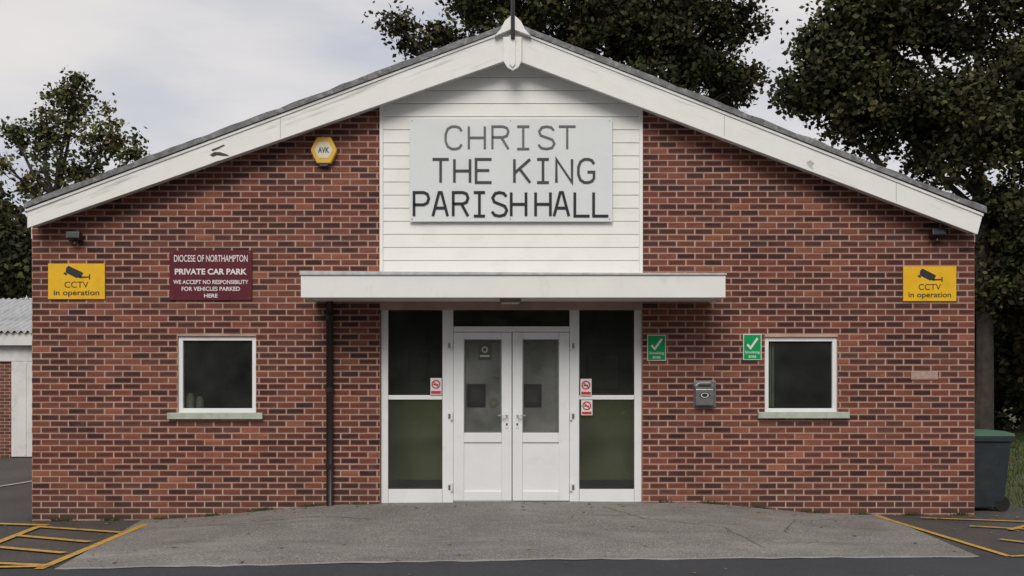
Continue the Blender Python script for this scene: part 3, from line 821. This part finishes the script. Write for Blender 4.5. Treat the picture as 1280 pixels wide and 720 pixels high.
def corr():
    V, Fc = [], []; nx = 420
    for j,(y,z) in enumerate(((gy-.25,ez+.01),(gy+2.6,rz),(gy+5.8,ez+.01))):
        for i in range(nx):
            x = gx0 + (gx1+.1-gx0)*i/(nx-1); V.append((x,y,z+.03*math.sin(x*2*math.pi/.15)))
    for j in range(2):
        for i in range(nx-1): Fc.append((j*nx+i,j*nx+i+1,(j+1)*nx+i+1,(j+1)*nx+i))
    mesh('roof', V, Fc, M['groof'], g)
corr()
mesh('gable_end', [(gx1,gy+.06,zt_+.1),(gx1,gy+5.5,zt_+.1),(gx1,gy+2.7,rz-.04)], [(0,1,2)], M['sbrick'], g)

# ---------------------------------------------------------------- trees
def leafgeo(cl, per, spread, size, cols, rng, zflat=.75):
    n = len(cl)*per
    c = np.repeat(cl, per, 0)
    off = rng.normal(0, 1, (n,3)) * np.repeat(rng.uniform(.6,1.3,(len(cl),1))*spread, per, 0); off[:,2] *= zflat
    p = c+off
    u = rng.normal(0,1,(n,3)); u[:,2] = u[:,2]*.6-.3; u /= np.linalg.norm(u,axis=1,keepdims=True)
    v = np.cross(u, rng.normal(0,1,(n,3))); v /= np.linalg.norm(v,axis=1,keepdims=True)
    L = size*rng.uniform(.6,1.3,(n,1)); Wd = L*.36
    V = np.stack([p-u*L*.5, p+v*Wd, p+u*L*.5, p-v*Wd],1).reshape(-1,3)
    cc = np.array(cols); k = rng.integers(0,len(cc),len(cl)); ck = cc[k]*rng.uniform(.6,1.4,(len(cl),1))
    col = np.repeat(ck, per, 0)*rng.uniform(.7,1.35,(n,1))
    col = np.concatenate([col, np.ones((n,1))],1)
    return V, np.repeat(col,4,0), n
def foliage(name, cl, per, spread, size, cols, parent=None, rng=RNG):
    V, C, n = leafgeo(cl, per, spread, size, cols, rng)
    me = bpy.data.meshes.new(name)
    me.vertices.add(4*n); me.vertices.foreach_set('co', V.astype(np.float32).ravel())
    me.loops.add(4*n); me.loops.foreach_set('vertex_index', np.arange(4*n, dtype=np.int32))
    me.polygons.add(n); me.polygons.foreach_set('loop_start', np.arange(0,4*n,4,dtype=np.int32))
    me.update(calc_edges=True)
    at = me.attributes.new('pcol','FLOAT_COLOR','POINT'); at.data.foreach_set('color', C.astype(np.float32).ravel())
    me.materials.append(M['leaf']); me.validate()
    o = bpy.data.objects.new(name, me); COL.objects.link(o)
    if parent: o.parent = parent
    return o
def tree(base, height, blobs, per, spread, size, cols, tr=.35, seed=1, inner=.5, lim0=1.5):
    rng = np.random.default_rng(seed); r = random.Random(seed)
    t = empty('tree'); bxp, byp = base; parts = []
    zt0 = -.15
    tp = [(bxp + math.sin(k*.9)*.12, byp, zt0+(height-zt0)*k/8) for k in range(9)]
    parts.append(tubegeo(tp, [tr*(1-.09*k)*(1.25 if k==0 else 1) for k in range(9)], 10))
    cls = []
    for (cx,cy,cz,rx,ry,rz_,n) in blobs:
        d = rng.normal(0,1,(n,3)); d /= np.linalg.norm(d,axis=1,keepdims=True)
        rad = rng.random((n,1))**inner
        pts = np.array([cx,cy,cz]) + d*rad*np.array([rx,ry,rz_])
        cls.append(pts)
        z0 = max(lim0, min(height*.85, cz-1.2*abs(cx-bxp)*.6-1.0))
        s0 = Vector((bxp,byp,z0)); e = Vector((cx,cy,cz)); m1 = s0.lerp(e,.5)+Vector((r.uniform(-.3,.3),r.uniform(-.3,.3),-.25))
        parts.append(tubegeo([s0,m1,e],[tr*.38,tr*.25,tr*.14],7))
        for q in range(min(n, 16)):
            p = Vector(pts[rng.integers(0,n)]); st = m1.lerp(e, r.uniform(.2,1)); mm = st.lerp(p,.5)+Vector((r.uniform(-.2,.2),r.uniform(-.2,.2),r.uniform(-.1,.3)))
            parts.append(tubegeo([st,mm,p],[tr*.10,tr*.06,tr*.025],5))
    V, Fc = join_geo(parts); mesh('trunk_and_limbs', V, Fc, M['bark'], t)
    foliage('crown', np.concatenate(cls), per, spread, size, cols, t, rng)
    return t
GA = [(.034,.040,.013),(.05,.052,.018),(.026,.031,.012),(.060,.052,.022),(.042,.037,.017)]
GB = [(.070,.082,.024),(.105,.105,.036),(.12,.095,.04),(.085,.073,.034),(.05,.06,.022)]
def blob(px, py, dep, rpx, rpz, n, ry=2.2):
    x, z = W(px,py,dep); s = (D+dep)/F
    return (x,dep,z,rpx*s,ry,rpz*s,n)
dep = 20
tree(W(720,0,dep)[:1]+(dep,), 14, [blob(650,15,dep,75,45,56), blob(720,-40,dep,130,80,100), blob(810,20,dep,85,60,95), blob(865,65,dep,72,50,70,1.8),
     blob(745,40,dep,75,50,74), blob(908,105,dep,44,38,34,1.4), blob(615,-30,dep,60,50,36,1.6), blob(885,-5,dep,66,50,40), blob(935,40,dep,22,26,7,.8), blob(548,46,dep,24,9,9,.8), blob(500,36,dep,22,10,7,.5), blob(512,58,dep,14,8,4,.5), blob(588,10,dep,28,16,10,.8), blob(800,120,dep,80,40,36)],
     80, .26, .17, GA, .42, 3, lim0=5)
dep = 15
tree(W(1226,0,dep)[:1]+(dep,), 13, [blob(1120,20,dep,100,60,125), blob(1225,-30,dep,130,90,120), blob(1050,75,dep,60,50,60,1.6), blob(1015,115,dep,46,26,28,1.3), blob(1100,130,dep,85,50,85), blob(1190,170,dep,90,70,110),
     blob(1270,120,dep,90,90,115), blob(1260,280,dep,60,60,80,1.8), blob(1340,200,dep,80,120,80), blob(1070,8,dep,42,30,20,1), blob(1252,360,dep,40,44,54,1.4), blob(1310,380,dep,60,50,60)],
     85, .26, .165, GA, .26, 5, lim0=4.5)
tree((W(1330,0,19)[0],19), 11, [blob(1290,400,19,70,70,80), blob(1360,340,19,80,90,60), blob(1250,430,19,36,40,34,1.2), blob(1200,330,19,60,80,50)], 70, .34, .22, GA, .3, 6)
dep = 24
tree(W(70,0,dep)[:1]+(dep,), 9.5, [blob(95,130,dep,34,26,13,1.4), blob(60,165,dep,48,32,17,1.6), blob(132,175,dep,44,24,15,1.5), blob(95,212,dep,62,24,17,1.6), blob(20,172,dep,24,16,6,1), blob(8,205,dep,22,12,5,1), blob(168,192,dep,18,10,4,.8), blob(40,235,dep,40,14,8,1), blob(96,104,dep,14,7,3,.7)],
     62, .25, .18, GB, .24, 8, .75)
dep = 20
tree((W(-30,0,dep)[0],dep), 6.5, [blob(5,300,dep,34,42,60), blob(-40,280,dep,50,60,50), blob(20,345,dep,30,30,45), blob(-60,350,dep,60,50,40)], 70, .3, .2, GA, .25, 9)
def belt(name, x0,x1,y,dy,h,n,per,size,seed,spread=.6):
    rng = np.random.default_rng(seed); x = rng.uniform(x0,x1,n)
    hh = h*(.75+.25*np.sin(x*.35+seed)+.12*np.sin(x*1.1)); z = rng.random(n)*hh
    foliage(name, np.stack([x, y+rng.normal(0,dy,n), z],1), per, spread, size, GA, None, rng)
belt('hedge', 6.5, 34, 23, 1.0, 4.2, 500, 55, .28, 4, .45)
belt('distant_trees', -90, 90, 60, 3, 7.5, 1200, 28, .85, 2, 1.0)
belt('reflection_tree_belt', -38, 38, -34, 1.6, 11, 1400, 32, .95, 12, .9)  # unseen foliage added behind the camera so the glass reflects dark

# ---------------------------------------------------------------- light, sky, camera
w = bpy.data.worlds.new('World'); scene.world = w; w.use_nodes = True
nt = w.node_tree; bg = nt.nodes['Background']
sky = nt.nodes.new('ShaderNodeTexSky'); sky.sky_type = 'NISHITA'; sky.sun_disc = False
sky.sun_elevation = math.radians(42); sky.sun_rotation = math.radians(188)
tc = nt.nodes.new('ShaderNodeTexCoord'); mp = nt.nodes.new('ShaderNodeMapping'); mp.inputs['Scale'].default_value = (1,1,3.2)
nt.links.new(tc.outputs['Generated'], mp.inputs[0])
def wn(scale, det):
    n = nt.nodes.new('ShaderNodeTexNoise'); n.inputs['Scale'].default_value = scale; n.inputs['Detail'].default_value = det; n.inputs['Roughness'].default_value = .5
    nt.links.new(mp.outputs[0], n.inputs['Vector']); return n.outputs[0]
c = mixc(nt, ramp(nt, wn(2.6, 5), .38, .62), (5.2,5.35,5.9), (7.2,6.95,6.85))
c = mixc(nt, ramp(nt, wn(5.5, 5), .45, .66, 0, .5), c, (8.0,7.45,7.1))
c = mixc(nt, .92, sky.outputs[0], c)
nt.links.new(c, bg.inputs[0]); bg.inputs[1].default_value = .11
sd = bpy.data.lights.new('sun', 'SUN'); sd.energy = 2.1; sd.angle = math.radians(30); sd.color = (1,.95,.865)
so = bpy.data.objects.new('sun', sd); COL.objects.link(so)
so.rotation_euler = (math.radians(48), 0, math.radians(-8))
cd = bpy.data.cameras.new('camera'); co = bpy.data.objects.new('camera', cd); COL.objects.link(co)
co.location = (0,-D,CH); co.rotation_euler = (math.radians(90),0,0)
cd.sensor_width = 36; cd.lens = 36*F/1280; cd.shift_y = (HZ-360)/1280; cd.clip_end = 2000
scene.camera = co
scene.view_settings.view_transform = 'Standard'; scene.view_settings.look = 'None'; scene.view_settings.exposure = 0
